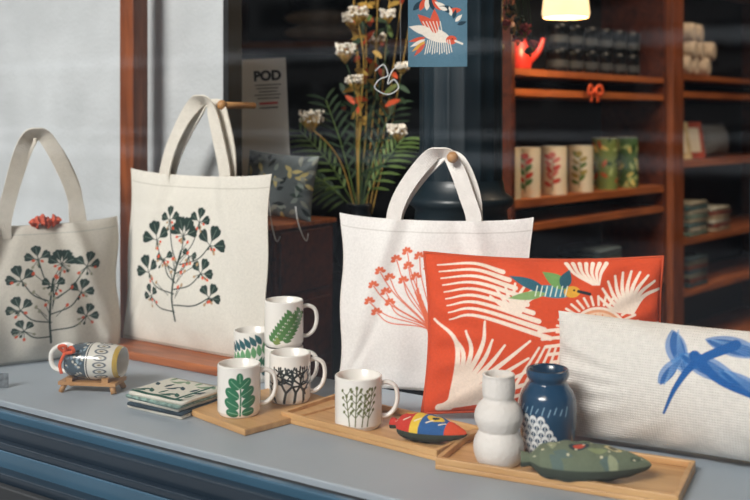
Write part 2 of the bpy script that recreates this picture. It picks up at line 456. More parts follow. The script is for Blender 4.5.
# red tissue inside left bag
mb = MB()
for i in range(4):
    v, f = sphere((0, 0, 0), .012, 14, 8); v = np.array(v)
    v *= (1+.30*np.sin(v[:, :1]*500+i)+.25*np.cos(v[:, 2:]*460+i*2)); v += np.array([(i-1.5)*.014, 0, .003*(i % 2)])
    mb.add((v, f), m_tissue, smooth=False)
mb.obj('tissue_paper', (-.770, 2.335, .322), (0, 0, R(30)))

# pegs
mb = MB().add(tube([(0, 0, 0), (0, .115, 0)], .008, 14), m_bamboo2).add(sphere((0, 0, 0), .012, 16, 10), m_bamboo2)
mb.obj('coat_peg', (-.360, 2.350, .595), (0, 0, R(-33.8)))
mb = MB().add(tube([(0, 0, 0), (0, .22, 0)], .008, 14), m_bamboo2).add(sphere((0, 0, 0), .012, 16, 10), m_bamboo2)
mb.obj('coat_peg', (.158, 2.04, .484), (0, 0, R(-4)))

# ------------------------------------------------------------------ cushions
def cushion(name, w, h, T, cv, m, loc, ang, lean, backcol, cc=.06, roll=0, pipe=None, seed=1, wrk=.002, pw=.58):
    def f(sg):
        def g(S, Q):
            s = 2*S-1; t = 2*Q-1
            x = w/2*s*(1-cc*(1-t*t)); z = h/2*t*(1-cc*1.3*(1-s*s))
            y = T/2*np.clip((1-np.abs(s)**2.4)*(1-np.abs(t)**2.1), 0, 1)**pw
            e = np.clip((1-s*s)*(1-t*t)*6, 0, 1)
            rad = np.sin(np.arctan2(t, s)*17+seed+.7*np.sin(s*5))*np.clip((np.maximum(abs(s), abs(t))-.45)*2, 0, 1)*e
            cor = np.exp(-((np.abs(np.abs(s)-np.abs(t)))/.12)**2)*np.clip(np.abs(s)*1.6-.5, 0, 1)*e
            return x, sg*(y+wrk*e*wrinkle(x, z, seed, 25)*1.8+wrk*1.2*rad-wrk*1.2*cor), z
        return g
    mb = MB().add(sheet(f(-1), cv.nx, cv.ny), m, cv.c).add(sheet(f(1), 60, 60, True), m, backcol)
    if pipe:
        P = []
        for k in range(4):
            for q in np.linspace(-1, 1, 24)[:-1]:
                s, t = [(q, -1), (1, q), (-q, 1), (-1, -q)][k]
                P.append((w/2*s*(1-cc*(1-t*t)), 0, h/2*t*(1-cc*1.3*(1-s*s))))
        P.append(P[0]); mb.add(tube(P, .0036, 6), pipe)
    Rr = np.array(Matrix.Rotation(roll, 3, 'Y')).T
    for i in range(len(mb.v)): mb.v[i] = mb.v[i]@Rr+np.array([0, 0, h/2])
    return mb.obj(name, loc, (lean, 0, ang))

cv = Cv(.43, .29, 340, 230, '#d84f29')
wh = '#f4e2d2'
for i in range(11):
    a = R(8+i*8.5); L = .20+.025*math.sin(i*2); x0, y0 = .028+.002*i, .010
    cv.stroke([(x0, y0), (x0+math.cos(a)*L*.5+.01, y0+math.sin(a)*L*.5), (x0+math.cos(a+.12)*L, y0+math.sin(a+.12)*L*.72)], (.0060, .0018), wh, 8)
for i in range(9):
    y = .272-.0125*i; cv.stroke([(.022+.002*i, y-.004), (.09, y+.004), (.14+.010*i, y-.010-.003*i)], (.0012, .0048), wh, 8)
for i in range(7):
    a = R(160-18*i); cv.stroke([(.165, .185), (.165+.03*math.cos(a), .185+.03*math.sin(a)), (.165+.06*math.cos(a-.2), .185+.055*math.sin(a-.2))], (.0045, .0018), wh, 6)
for i in range(9):
    cv.stroke([(.15+.018*i, .008), (.16+.016*i, .05), (.20+.010*i, .12)], (.004, .0018), wh, 6)
for i in range(5): cv.stroke([(.20+.006*i, .15-.014*i), (.24+.004*i, .155-.014*i)], (.003, .0015), wh)
sx, sy = .310, .150
for i in range(24):
    a = R(-20+i*10); cv.stroke([(sx+.056*math.cos(a), sy+.052*math.sin(a)), (sx+.078*math.cos(a), sy+.068*math.sin(a))], (.0022, .0034), wh)
cv.ell(sx, sy, .052, .048, 0, wh); cv.ell(sx, sy, .047, .043, 0, '#e8a47c'); cv.ell(sx, sy, .042, .038, 0, '#f0cdb0')
for i in range(18):
    a = R(i*20); cv.stroke([(sx, sy), (sx+.038*math.cos(a), sy+.034*math.sin(a))], .0012, '#dc8f68')
for i in range(10):
    a = R(48+i*14); cv.stroke([(.372, .190), (.372+.035*math.cos(a), .190+.038*math.sin(a)), (.372+.065*math.cos(a-.25), .190+.075*math.sin(a-.25))], (.0052, .002), wh, 6)
for i in range(7):
    cv.stroke([(.255+.012*i, .282), (.268+.008*i, .262), (.300+.002*i, .240)], (.0038, .0014), wh, 6)
for i in range(7):
    cv.stroke([(.426, .17-.018*i), (.400, .165-.017*i), (.385, .145-.016*i)], (.0025, .004), wh, 5)
cv.ell(.225, .226, .036, .012, -.1, '#3f7f93'); cv.ell(.262, .226, .015, .011, .1, '#e3a93a'); cv.leaf(.215, .228, .070, .020, 2.75, '#2f6273'); cv.leaf(.215, .222, .07, .016, 3.3, '#86a86a')
cv.leaf(.255, .232, .055, .026, 2.5, '#6f9c58'); cv.leaf(.245, .232, .040, .022, 1.2, '#2d5a68'); cv.stroke([(.274, .227), (.294, .222)], (.003, .0006), '#1d2b33'); cv.ell(.266, .229, .002, .002, 0, '#111111')
for i in range(7): cv.stroke([(.195+.009*i, .217), (.20+.009*i, .236)], .001, '#dfe8d8')
m_pipe = mat('cushion_piping', '#c24a22', .8)
cushion('scatter_cushion', .452, .298, .140, cv, m_canvas, (.314, 1.845, 0.012), R(-4), R(-12), '#b73c22', cc=.055, roll=R(.5), pipe=m_pipe, seed=3, wrk=.0035)

cv = Cv(.52, .225, 380, 170, '#e8e4de')
bl = '#1f5fa6'; bl2 = '#3f7fc2'
for (x, y, L, W, a) in [(.205, .215, .085, .034, -1.15), (.225, .175, .12, .036, -.35), (.262, .205, .11, .032, -.18), (.29, .155, .13, .030, -.45), (.33, .218, .10, .028, -.75), (.195, .120, .065, .022, 1.0), (.37, .185, .13, .034, .05), (.40, .14, .10, .026, -.5)]:
    cv.leaf(x, y, L, W, a, bl2, .75); cv.leaf(x+.003, y-.002, L*.92, W*.66, a, bl, .9)
    for k in (-2, -1, 0, 1, 2): cv.stroke([(x+.01, y), (x+math.cos(a+.06*k)*L*.9, y+math.sin(a+.06*k)*L*.9)], .0006, '#7fa9d8', op=.6)
for P, r in [([(.205, .070), (.225, .12), (.255, .165), (.31, .20)], (.002, .009)), ([(.25, .175), (.29, .14), (.34, .12), (.42, .10)], (.009, .002))]:
    cv.stroke(P, r, bl, 10)
cushion('lumbar_cushion', .52, .212, .15, cv, m_linen, (.538, 1.632, 0.010), R(-29), R(-10), '#d8d4ce', cc=.03, seed=6, wrk=.0035)

cv = Cv(.19, .17, 180, 150, '#5f676a')
rs = random.Random(8)
for i in range(60):
    cv.leaf(rs.uniform(-.01, .19), rs.uniform(0, .17), rs.uniform(.02, .035), .011, rs.uniform(0, 6.3), rs.choice(['#2b3336', '#8b8f86', '#b5a873', '#3b4a46', '#8a9690']))
cushion('leaf_cushion', .19, .17, .09, cv, m_canvas, (-.248, 2.56, .308), R(-12), R(-10), '#444a4d', cc=.05, roll=R(5), seed=4)

# ------------------------------------------------------------------ trays
def tray(name, corner, dx, L, W, m, h=.019, base=.008):
    a = math.atan2(dx[1], dx[0])
    mb = MB()
    mb.add(box((L/2, W/2, base/2), (L, W, base)), m, smooth=False)
    t = .008
    for cx, cy, sx_, sy_ in ((L/2, t/2, L, t), (L/2, W-t/2, L, t), (t/2, W/2, t, W-2*t), (L-t/2, W/2, t, W-2*t)):
        mb.add(box((cx, cy, (h+base)/2), (sx_, sy_, h-base)), m, smooth=False)
    return mb.obj(name, (corner[0], corner[1], .0005), (0, 0, a), .0015)
tray('wooden_tray', (-.175, 1.856), (.784, -.62), .352, .155, m_bamboo)
tray('wooden_tray', (.096, 1.602), (.900, -.436), .378, .168, m_bamboo)
mb = MB().add(box((.095, .12, .006), (.19, .24, .012)), m_bamboo, smooth=False)
mb.obj('wooden_board', (-.362, 1.905, .0005), (0, 0, R(-46)), .002)

# ------------------------------------------------------------------ mugs
def mug(name, loc, cv, r=.040, h=.094, rot=0, hrot=0):
    n = cv.nx-1
    rows = cv.ny
    prof = [(0, .002), (r*.86, .002), (r*.90, 0.0)]
    ob = [(r*.93+(r*.07)*min(1, j/6), .002+(h-.004)*j/(rows-1)) for j in range(rows)]
    inn = [(r-.0008, h-.0008), (r-.0022, h), (r-.0035, h-.001), (r-.0042, h*.5), (r-.005, .012), (r*.6, .006), (0, .006)]
    v1, f1 = revolve(prof+ob[:1], n)
    v2, f2 = revolve(ob, n); cols = cv.c[:, :n, :].reshape(-1, 3)
    v3, f3 = revolve(ob[-1:]+inn, n)
    mb = MB().add((v1, f1), m_white).add((v2, f2), m_cer, cols).add((v3, f3), m_white)
    P = spline([(r-.003, 0, h*.82), (r+.010, 0, h*.85), (r+.024, 0, h*.76), (r+.028, 0, h*.55), (r+.023, 0, h*.33), (r+.010, 0, h*.20), (r-.003, 0, h*.19)], 6)
    mb.add(xf(tube(P, .0042, 10, 1.5), rot=(0, 0, hrot)), m_white)
    a = -math.asin(loc[0]/math.hypot(loc[0], loc[1]))
    return mb.obj(name, loc, (0, 0, a+rot))
def mcv(r=.04, h=.094, bg='#efece6'): return Cv(2*math.pi*r, h, 241, 90, bg)
C0 = math.pi*.04
cv = mcv(); gx = C0+.002; gr = '#1c7048'
cv.stroke([(gx, .004), (gx+.001, .05), (gx-.002, .082)], .0015, gr, 6)
for i, (dx, y, L, a) in enumerate([(0, .018, .032, 2.6), (0, .022, .032, .5), (0, .036, .032, 2.5), (0, .040, .030, .6), (0, .054, .028, 2.3), (0, .056, .026, .8), (0, .066, .020, 1.6), (0, .008, .026, .2), (0, .006, .026, 2.9)]):
    cv.ell(gx+dx+math.cos(a)*L*.6, y+math.sin(a)*L*.5, L*.48, L*.32, a, gr)
    cv.stroke([(gx+dx, y), (gx+math.cos(a)*L*.9, y+math.sin(a)*L*.78)], .0005, '#8fc29a')
mug('coffee_mug', (-.254, 1.868, .0127), cv)
cv = mcv(); bk = '#1c2624'; rs = random.Random(2)
def branch(x, y, a, L, w, d, col):
    x2, y2 = x+math.cos(a)*L, y+math.sin(a)*L
    cv.stroke([(x, y), (x2, y2)], (w, w*.8), col)
    if d < 3: cv.ell(x2, y2, .0035, .002, a, col)
    if d:
        for k in (-1, 1): branch(x2, y2, a+k*rs.uniform(.35, .8), L*.82, w*.84, d-1, col)
for x0 in (C0-.032, C0-.012, C0+.008, C0+.028): branch(x0, .002, math.pi/2+rs.uniform(-.25, .25), .021, .0027, 4, bk)
mug('coffee_mug', (-.166, 1.955, .0127), cv)
cv = mcv(.0425, .092); ol = '#676c3c'
X0 = math.pi*.0425
for k, (x0, top, bend) in enumerate(((-.020, .060, -.006), (-.007, .076, .003), (.008, .062, .006), (.020, .072, .010))):
    x0 = X0+x0*.8
    cv.stroke([(x0, .008), (x0+bend*.4, top*.5), (x0+bend, top)], .0011, ol, 6)
    for j in range(4):
        y = .024+j*.013
        if y < top+.004:
            xx = x0+bend*(y/top)
            for sg in (-1, 1):
                cv.stroke([(xx, y), (xx+sg*.008, y+.010+.002*sg)], .0008, ol); cv.ell(xx+sg*.0085, y+.0115+.002*sg, .0032, .0024, 1, ol)
    cv.ell(x0+bend, top+.003, .0026, .004, 0, ol)
mug('coffee_mug', (-.030, 1.806, .0088), cv, r=.0425, h=.092)
cv = mcv(); mug('coffee_mug', (-.188, 2.066, .0005), cv)
cv = mcv(); g2 = '#4f7f45'
for q in (0, 1):
    for i in range(9):
        t = i/8; x = C0-.028+.04*t+.022*q; y = .012+.055*t+.004*q
        cv.stroke([(x, y), (x+.005, y+.007)], .0009, g2)
        cv.leaf(x, y, .018, .010, 2.2, g2); cv.leaf(x, y, .018, .010, -.1, ['#7a8f4a', g2][q])
mug('coffee_mug', (-.188, 2.066, .0955), cv, rot=.1)
cv = mcv(.04, .100)
for i in range(22):
    cv.leaf(C0-.044+.004*i, .012+.0035*((i*7) % 20), .026, .012, 1.2+.5*(i % 3), ['#3f7a5c', '#6aa372', '#2c5f66'][i % 3])
mug('coffee_mug', (-.264, 2.155, .0005), cv, rot=-.1, h=.108)

# ------------------------------------------------------------------ vases
prof = [(0, 0), (.028, 0), (.036, .006), (.0405, .022), (.0395, .036), (.034, .048), (.031, .053), (.034, .058), (.0385, .070), (.0385, .080), (.034, .092), (.0265, .100), (.0245, .105), (.026, .110), (.0265, .125), (.0255, .138), (.0262, .142), (.024, .143), (.021, .139), (.021, .11), (.02, .06), (0, .02)]
prof = [tuple(p) for p in spline(prof, 4)]
MB().add(revolve(prof, 64), mat('matte_white_ceramic', '#e3dfda', .7, bump=.5, bscale=160)).obj('gourd_vase', (.199, 1.610, .0088))

cvb = Cv(2*math.pi*.047, .142, 281, 120, '#173f5e')
Cx = math.pi*.047
for row in range(6):
    for k in range(5):
        x = Cx-.048+k*.0135+(row % 2)*.0067; y = .068-row*.0105
        if k == 4 and row < 2: continue
        cvb.ell(x, y, .0064, .0080, 0, '#e6e9ea'); cvb.ell(x, y-.0038, .0048, .0062, 0, '#173f5e'); cvb.stroke([(x, y-.006), (x, y+.001)], .0006, '#e6e9ea')
for k in range(9):
    cvb.stroke([(Cx-.046+.01*k, .080-.002*(k % 3)), (Cx-.042+.01*k, .090-.003*(k % 2))], .0008, '#8fb3c9')
n = 280; vp = spline([(.034, 0), (.040, .012), (.0455, .045), (.047, .075), (.044, .100), (.034, .116), (.030, .122), (.034, .130), (.035, .136), (.034, .142)], 12)
zs = np.linspace(0, .142, 120); rp = np.interp(zs, [p[1] for p in vp], [p[0] for p in vp])
mb = MB().add(revolve([(0, .001), (.034, 0)], n), m_navy).add(revolve(list(zip(rp, zs)), n), m_cer, cvb.c[:, :n].reshape(-1, 3))
mb.add(revolve([(.034, .142), (.032, .1435), (.029, .141), (.026, .122), (.036, .10), (.03, .02), (0, .01)], n), mat('navy_glaze', '#12324b', .25, coat=.3))
mb.obj('ceramic_vase', (.284, 1.645, .0088), (0, 0, R(-14)))

# ------------------------------------------------------------------ little stuffed fish
def fish(name, L, W, T, cv, loc, ang, tail=True):
    def wd(s):
        body = np.sin(np.pi*np.clip(s, 0, 1)**.8)**.75
        if tail: body = np.maximum(body*np.clip((s-.02)*8, 0, 1), .22*np.clip(1-s*6, 0, 1)+.10*(s < .2))
        return body*W/2+.001
    def f(sg):
        def g(S, Q):
            t = 2*Q-1; x = L*(S-.5); w_ = wd(S)
            return x, w_*t, T/2+sg*(T/2*(w_/(W/2))**.8*np.clip(1-t**2, 0, 1)**.5)*(1+.04*np.sin(S*40))
        return g
    mb = MB().add(sheet(f(1), cv.nx, cv.ny), m_canvas, cv.c).add(sheet(f(-1), 60, 40, True), m_canvas, '#40483c')
    return mb.obj(name, loc, (0, 0, ang))
cv = Cv(.19, .085, 200, 100, '#6a7560'); rs = random.Random(3)
for i in range(22): cv.leaf(rs.uniform(0, .18), rs.uniform(0, .08), .03, .014, rs.uniform(0, 6), rs.choice(['#87936c', '#4e5b4c', '#9aa283', '#5c6f6a']))
cv.ell(.085, .032, .016, .010, .3, '#2d3a40'); cv.ell(.085, .032, .009, .006, .3, '#c24a33')
cv.ell(.135, .04, .013, .010, 0, '#c8bb8a'); cv.ell(.135, .04, .007, .006, 0, '#2d3a40')
for i in range(14): cv.ell(.02+.012*i, .012+.012*(i % 4), .002, .002, 0, '#dcd7b8')
fish('stuffed_fish', .196, .086, .056, cv, (.322, 1.530, .0088), R(-8))
cv = Cv(.13, .07, 150, 80, '#2f5f9a')
cv.rect(0, 0, .045, .07, '#c93a2c'); cv.rect(.045, 0, .06, .07, '#e8c443'); cv.rect(.10, 0, .13, .07, '#d9502f')
cv.ell(.08, .03, .014, .012, 0, '#e8c443'); cv.ell(.03, .045, .012, .008, .4, '#e8c443'); cv.ell(.08, .03, .006, .006, 0, '#1d2c3c'); cv.stroke([(.045, .055), (.11, .05)], .003, '#e9e2d2')
for i in range(5): cv.stroke([(.01+.02*i, .012), (.018+.02*i, .022)], .0012, '#f0e6d0')
fish('stuffed_bird', .140, .068, .044, cv, (.092, 1.716, .0088), R(-27))

# ------------------------------------------------------------------ folded towels
def slabr(L, W, h, z, jx=0, jy=0, rot=0):
    nseg = 10; v = []; fcs = []
    prof_ = []
    for k in range(nseg+1):
        a = math.pi/2+math.pi*k/nseg; prof_.append((-L/2+h/2+h/2*math.cos(a), h/2+h/2*math.sin(a)))
    for k in range(nseg+1):
        a = -math.pi/2+math.pi*k/nseg; prof_.append((L/2-h/2+h/2*math.cos(a), h/2+h/2*math.sin(a)))
    N = len(prof_); ys = np.linspace(-W/2, W/2, 8)
    for y in ys:
        for (x, zz) in prof_: v.append((x+.001*math.sin(y*90), y, zz))
    for j in range(7):
        for i in range(N): fcs.append((j*N+i, j*N+(i+1) % N, (j+1)*N+(i+1) % N, (j+1)*N+i))
    fcs.append(tuple(range(N))[::-1]); fcs.append(tuple(7*N+i for i in range(N)))
    return xf((v, fcs), (jx, jy, z), (0, 0, rot))
mcl = [mat('towel_cream', '#dcd8cc', .95, var=.05, vscale=80, bump=.5, bscale=200), mat('towel_green', '#2c5a4c', .95, var=.5, vscale=60, bump=.5, bscale=200), mat('towel_navy', '#263843', .95, var=.4, vscale=60, bump=.5), mat('towel_stripe', '#7f9a92', .95, var=.5, vscale=120, bump=.4)]
mb = MB(); z = 0
for i, (k, h_) in enumerate([(0, .007), (2, .006), (0, .007), (3, .006), (0, .007)]):
    mb.add(slabr(.146-.004*(i % 3), .122-.003*(i % 2), h_, z, .003*math.sin(i*2), .003*math.cos(i*3), .03*math.sin(i*1.7)), mcl[k]); z += h_
cv = Cv(.145, .12, 140, 110, '#d8d6ca')
for i in range(24): cv.leaf(.01+.006*i, .02+.04*((i*5) % 3), .03, .010, .6+.9*(i % 4), ['#2c5a4c', '#7f9a7c', '#26424a'][i % 3])
cv.rect(0, 0, .145, .012, '#2c5a4c'); cv.rect(.12, 0, .130, .12, '#2c5a4c')
mb.add(sheet(lambda S, T: (.138*(S-.5), .114*(T-.5), z+.0006+.0006*np.sin(S*14)), 140, 110), m_canvas, cv.c)
mb.obj('folded_tea_towels', (-.390, 1.955, .0005), (0, 0, R(-34)))

# ------------------------------------------------------------------ mug lying on a stand
cv = Cv(2*math.pi*.036, .105, 220, 110, '#d9d6cc')
cv.rect(0, .0, 1, .045, '#46555f'); rs = random.Random(6)
for i in range(110): cv.ell(rs.uniform(0, .226), rs.uniform(.002, .042), .003, .002, rs.uniform(0, 3), rs.choice(['#8fa3ad', '#c9c5b5', '#6e8494']))
for i in range(16):
    x = .014*i; cv.ell(x, .073, .006, .013, 0, '#57606a'); cv.ell(x, .073, .0038, .009, 0, '#cfccc0'); cv.ell(x, .073, .0016, .004, 0, '#7a6a4a')
cv.stroke([(0, .048), (.23, .048)], .0012, '#2a3036'); cv.rect(0, .096, 1, .105, '#b99b4a')
vp = spline([(.028, 0), (.034, .012), (.037, .04), (.037, .07), (.033, .095), (.030, .105)], 10)
zs = np.linspace(0, .105, 110); rp = np.interp(zs, [p[1] for p in vp], [p[0] for p in vp])
e = MB(); Y = (R(0), R(90), 0)
e.add(xf(revolve(list(zip(rp, zs)), 219), (-.045, 0, .060), Y), m_cer, cv.c[:, :219].reshape(-1, 3))
e.add(xf(revolve([(0, .002), (.028, 0)], 48), (-.045, 0, .060), Y), m_white)
e.add(xf(revolve([(.030, .105), (.028, .104), (.03, .07), (.028, .01), (0, .008)], 48), (-.045, 0, .060), Y), m_white)
P = spline([(-.035, 0, .088), (-.055, 0, .093), (-.078, 0, .080), (-.083, 0, .06), (-.075, 0, .042), (-.05, 0, .036), (-.036, 0, .04)], 6)
e.add(tube(P, .0045, 10), m_white)
e.add(ribbon(spline([(-.040, -.030, .082), (-.050, -.036, .095), (-.036, -.040, .099), (-.040, -.034, .084)], 6), .007, (0, 1, 0), .001), m_orange)
e.add(ribbon(spline([(-.040, -.030, .082), (-.026, -.038, .096), (-.020, -.04, .088), (-.040, -.034, .082)], 6), .007, (0, 1, 0), .001), m_orange)
e.add(ribbon(spline([(-.040, -.034, .083), (-.047, -.039, .06), (-.043, -.04, .042)], 6), .006, (0, 1, 0), .001), m_orange)
e.add(box((0, 0, .019), (.112, .056, .007)), m_bamboo2, smooth=False)
for sx_ in (-1, 1):
    e.add(box((sx_*.035, 0, .026), (.012, .054, .010)), m_bamboo2, smooth=False)
    for sy_ in (-1, 1):
        e.add(tube([(sx_*.046, sy_*.018, .018), (sx_*.052, sy_*.024, 0)], .0055, 10), m_bamboo2)
o = e.obj('mug_on_stand', (-.586, 2.075, .0005), (0, 0, R(-8))); o.scale = (1.1, 1.08, 1.0)

MB().add(box((0, 0, .015), (.03, .002, .03)), mat('card_print', '#6f767c', .8, var=.6, vscale=90), smooth=False).obj('price_card', (-.780, 2.085, .001), (R(-15), 0, R(20)))

# ------------------------------------------------------------------ cabinet + poster + wires
mb = MB().add(box((0, 0, -.16), (.20, .24, .90)), m_dwood, smooth=False)
mb.add(box((0, 0, .293), (.215, .255, .012)), m_woodh, smooth=False)
for zz in (.20, .02, -.16): mb.add(box((0, -.123, zz), (.18, .008, .155)), m_dwood, smooth=False).add(sphere((0, -.13, zz), .008, 12, 8), m_stem)
for zz in (.20, .02, -.16): mb.add(box((.103, 0, zz), (.006, .21, .155)), m_dwood, smooth=False)
mb.obj('wooden_cabinet', (-.262, 2.62, .001), (0, 0, AU), .002)

m_paper = mat('poster_paper', '#e4e2dc', .8, var=.02)
m_ink = mat('poster_ink', '#191b1d', .8)
pe = empty('poster', (-.296, 2.68, .303), (R(-4), R(-3), R(-2)))
MB().add(box((0, 0, .212), (.15, .002, .424)), m_paper, smooth=False).obj('sheet', parent=pe)
def text(body, size, loc, m, parent, off=0, sp=1, rot=(R(90), 0, 0)):
    c = bpy.data.curves.new('lettering', 'FONT'); c.body = body; c.size = size; c.offset = off; c.extrude = .0002; c.space_character = sp
    c.align_x = 'LEFT'; o = bpy.data.objects.new('lettering', c); COL.objects.link(o); o.data.materials.append(m); o.parent = parent; o.location = loc; o.rotation_euler = rot
text('POD', .036, (-.014, -.0016, .365), m_ink, pe, .0018, 1.0)
mb = MB()
for i in range(5): mb.add(box((.024-.002*(i % 2), -.0014, .352-.009*i), (.070-.010*(i % 3), .0006, .0024)), m_ink, smooth=False)
mb.add(box((.024, -.0014, .302), (.05, .0006, .006)), m_red, smooth=False).add(box((.024, -.0014, .29), (.05, .0006, .003)), m_ink, smooth=False)
mb.obj('small_print', parent=pe)

mb = MB().add(tube(spline([(0, 0, .10), (.004, 0, .06), (.012, -.002, .02), (.02, -.002, .0), (.028, 0, .012)], 8), .0014, 6), m_wire)
mb.add(tube(spline([(.065, 0, .085), (.07, 0, .05), (.082, -.002, .015), (.092, -.002, .002), (.096, 0, .02)], 8), .0014, 6), m_wire)
mb.obj('wire_hook', (-.258, 2.43, .265))

# ------------------------------------------------------------------ plants
def umbel(mb, c, r, n, m, seed, s=.004):
    rs = random.Random(seed)
    for i in range(n):
        a = rs.uniform(0, 6.28); q = math.sqrt(rs.random())*r
        p = (c[0]+q*math.cos(a), c[1]+q*math.sin(a)*.6, c[2]+rs.uniform(-.5, .5)*r*.9)
        mb.add(sphere(p, s*rs.uniform(.6, 1.2), 6, 4), m)
        mb.add(tube([(c[0], c[1], c[2]-r*1.3), p], .0007, 3), m_stem)
def leafblade(mb, p0, p1, w, m, bend=.02):
    P = spline([p0, tuple((np.array(p0)+np.array(p1))/2+np.array([0, 0, bend])), p1], 5)
    v = []; f = []; n = len(P)
    d = (Vector(p1)-Vector(p0)).normalized(); sd = d.cross(Vector((0, 1, .15))).normalized()
    for i, p in enumerate(P):
        ww = w*math.sin(math.pi*min(1, (i+.3)/(n-.5)))**.7
        v.append(tuple(Vector(p)-sd*ww/2)); v.append(tuple(Vector(p)+sd*ww/2))
    for i in range(n-1): f.append((2*i, 2*i+1, 2*i+3, 2*i+2))
    mb.add((v, f), m)
pl = MB()
vprof = spline([(0, 0), (.05, 0), (.065, .04), (.06, .10), (.035, .14), (.03, .16), (.034, .17), (.03, .168), (.0, .05)], 5)
pl.add(revolve(vprof, 40), m_navy)
heads = [(-.035, -.10, .60, .028), (-.01, -.06, .52, .022), (.105, -.12, .385, .024), (-.13, -.05, .42, .032), (.05, .02, .64, .024), (-.02, .05, .70, .026), (.12, .0, .56, .018), (.0, -.1, .70, .026), (.08, -.05, .70, .02)]
for i, (x, y, z, r) in enumerate(heads):
    pl.add(tube(spline([(0, 0, .12), (x*.3, y*.3, .12+z*.35), (x*.7+.015, y*.8, z*.8), (x, y, z-r)], 8), .0017, 5), m_stem if i % 2 else m_dgreen)
    umbel(pl, (x, y, z), r*1.1, 95, m_flw, i, .0040)
rs = random.Random(5)
for k, (a, L) in enumerate([(2.75, .21), (2.3, .24), (1.9, .28), (.9, .20), (1.2, .27), (2.95, .16), (1.55, .3)]):
    mid = np.array([math.cos(a)*L, -.05+.03*k*.5, .2+math.sin(a)*L])
    sp_ = spline([(0, 0, .15), tuple(mid*.5+np.array([0, 0, .1])), tuple(mid)], 6)
    pl.add(tube(sp_, .0018, 5), m_green)
    for j in range(3, len(sp_)):
        for sg in (-1, 1):
            aa = a+sg*.75; l = .080*(1-abs(j-8)/16)
            leafblade(pl, sp_[j], (sp_[j][0]+math.cos(aa)*l, sp_[j][1]+rs.uniform(-.02, .02), sp_[j][2]+math.sin(aa)*l*.8-.01), .008, m_green if k % 2 else m_dgreen, .004)
for i in range(60):
    x = rs.uniform(-.05, .12); z = rs.uniform(.40, .74)
    leafblade(pl, (x, rs.uniform(-.08, .05), z), (x+rs.uniform(-.04, .05), rs.uniform(-.08, .05), z+rs.uniform(-.03, .05)), .014, rs.choice([m_stem, m_green, m_dgreen, m_orange]), .003)
for i in range(6):
    x = -.03+.03*i
    pl.add(tube(spline([(x*.3, 0, .15), (x*.6+.02, .02, .4), (x*1.1+.02, -.02, .74)], 8), .0016, 5), m_stem)
pl.obj('flower_vase_arrangement', (-.045, 2.78, .1505))
MB().add(box((0, 0, -.225), (.22, .22, .75)), m_black, smooth=False).obj('display_plinth', (-.045, 2.79, -.001), (0, 0, AU), .003)

# hanging bird print in front of column
cv = Cv(.12, .16, 170, 220, '#54788c')
o_, w_ = '#d0553c', '#e4dcd0'
cv.ell(.055, .065, .032, .013, -.35, w_); cv.leaf(.06, .070, .055, .022, 2.4, o_); cv.leaf(.05, .070, .05, .018, 2.9, w_); cv.leaf(.055, .068, .050, .020, 1.6, o_)
for i in range(6): cv.stroke([(.045+.005*i, .066), (.030+.007*i, .092)], .0009, w_)
cv.ell(.088, .054, .011, .009, 0, o_); cv.stroke([(.096, .052), (.110, .046)], (.002, .0006), w_); cv.ell(.090, .056, .0015, .0015, 0, '#111111')
for i in range(4): cv.leaf(.035, .06-.004*i, .035, .008, 3.4+.2*i, [o_, w_, '#d9a441', o_][i])
for i in range(12): cv.stroke([(.040+.004*i, .054), (.034+.005*i, .026+.002*(i % 3))], .0009, w_)
for i in range(8): cv.leaf(.01+.014*i, .115, .032, .011, .8+.35*i, ['#223c4a', o_, w_][i % 3])
for i in range(6): cv.leaf(.10-.004*i, .085+.006*i, .02, .008, .3+.5*i, ['#223c4a', w_][i % 2])
mb = MB().add(sheet(lambda S, T: (.12*(S-.5), -.001+.003*np.sin(S*5), .16*T), 170, 220), m_canvas, cv.c)
mb.add(sheet(lambda S, T: (.12*(S-.5), .001+.003*np.sin(S*5), .16*T), 20, 20, True), m_canvas, '#54788c')
mb.add(tube([(-.065, 0, .16), (.065, 0, .16)], .004, 10), m_bamboo2).add(tube([(-.06, 0, .16), (0, 0, .24), (.06, 0, .16)], .0008, 5), m_wire)
mb.add(tube([(0, 0, .24), (0, 0, 1.53)], .0008, 5), m_wire)
mb.obj('bird_tea_towel', (.127, 2.03, .668), (0, 0, R(-6)))

mb = MB().add(tube(spline([(0, 0, .05), (.02, 0, .065), (.03, 0, .04), (.01, 0, .03), (.0, 0, .01), (.03, 0, -.005), (.055, 0, .01), (.045, 0, .03), (.03, 0, .02), (.04, 0, .05), (.06, 0, .065)], 8), .0014, 6), m_wire)
mb.add(tube([(.06, 0, .065), (.06, .0, 1.57)], .0006, 4), m_wire)
mb.obj('paper_ornament', (.0, 2.35, .625))

# ------------------------------------------------------------------ shelving along the side
D = np.array([.677, .736]); N_ = np.array([.736, -.677]); A = np.array([.42, 3.0]); AD = math.atan2(.736, .677)
def sp(t, off, z): p = A+D*t+N_*off; return (float(p[0]), float(p[1]), z)
def shelving(name, t0, t1, zs, depth=.26):
    mb = MB(); L = t1-t0
    for z, th_ in zs: mb.add(box((L/2, depth/2, z-th_/2), (L, depth, th_)), m_woodh, smooth=False)
    mb.add(box((L/2, depth+.006, .62), (L, .012, 2.44)), m_black, smooth=False)
    mb.add(box((-.009, depth/2, .62), (.018, depth, 2.44)), m_dwood, smooth=False)
    mb.add(box((L+.009, depth/2, .62), (.018, depth, 2.44)), m_dwood, smooth=False)
    return mb.obj(name, sp(t0, 0, 0), (0, 0, AD))
zs_ = [(.716, .02), (.655, .022), (.318, .024), (.24, .02), (-.02, .02), (-.35, .02), (1.15, .02)]
shelving('shelving_unit', .0, .96, zs_)
MB().add(box((0, 0, .62), (.09, .05, 2.44)), m_wood, smooth=False).obj('shelf_post', sp(1.03, .0, 0), (0, 0, AD), .003)
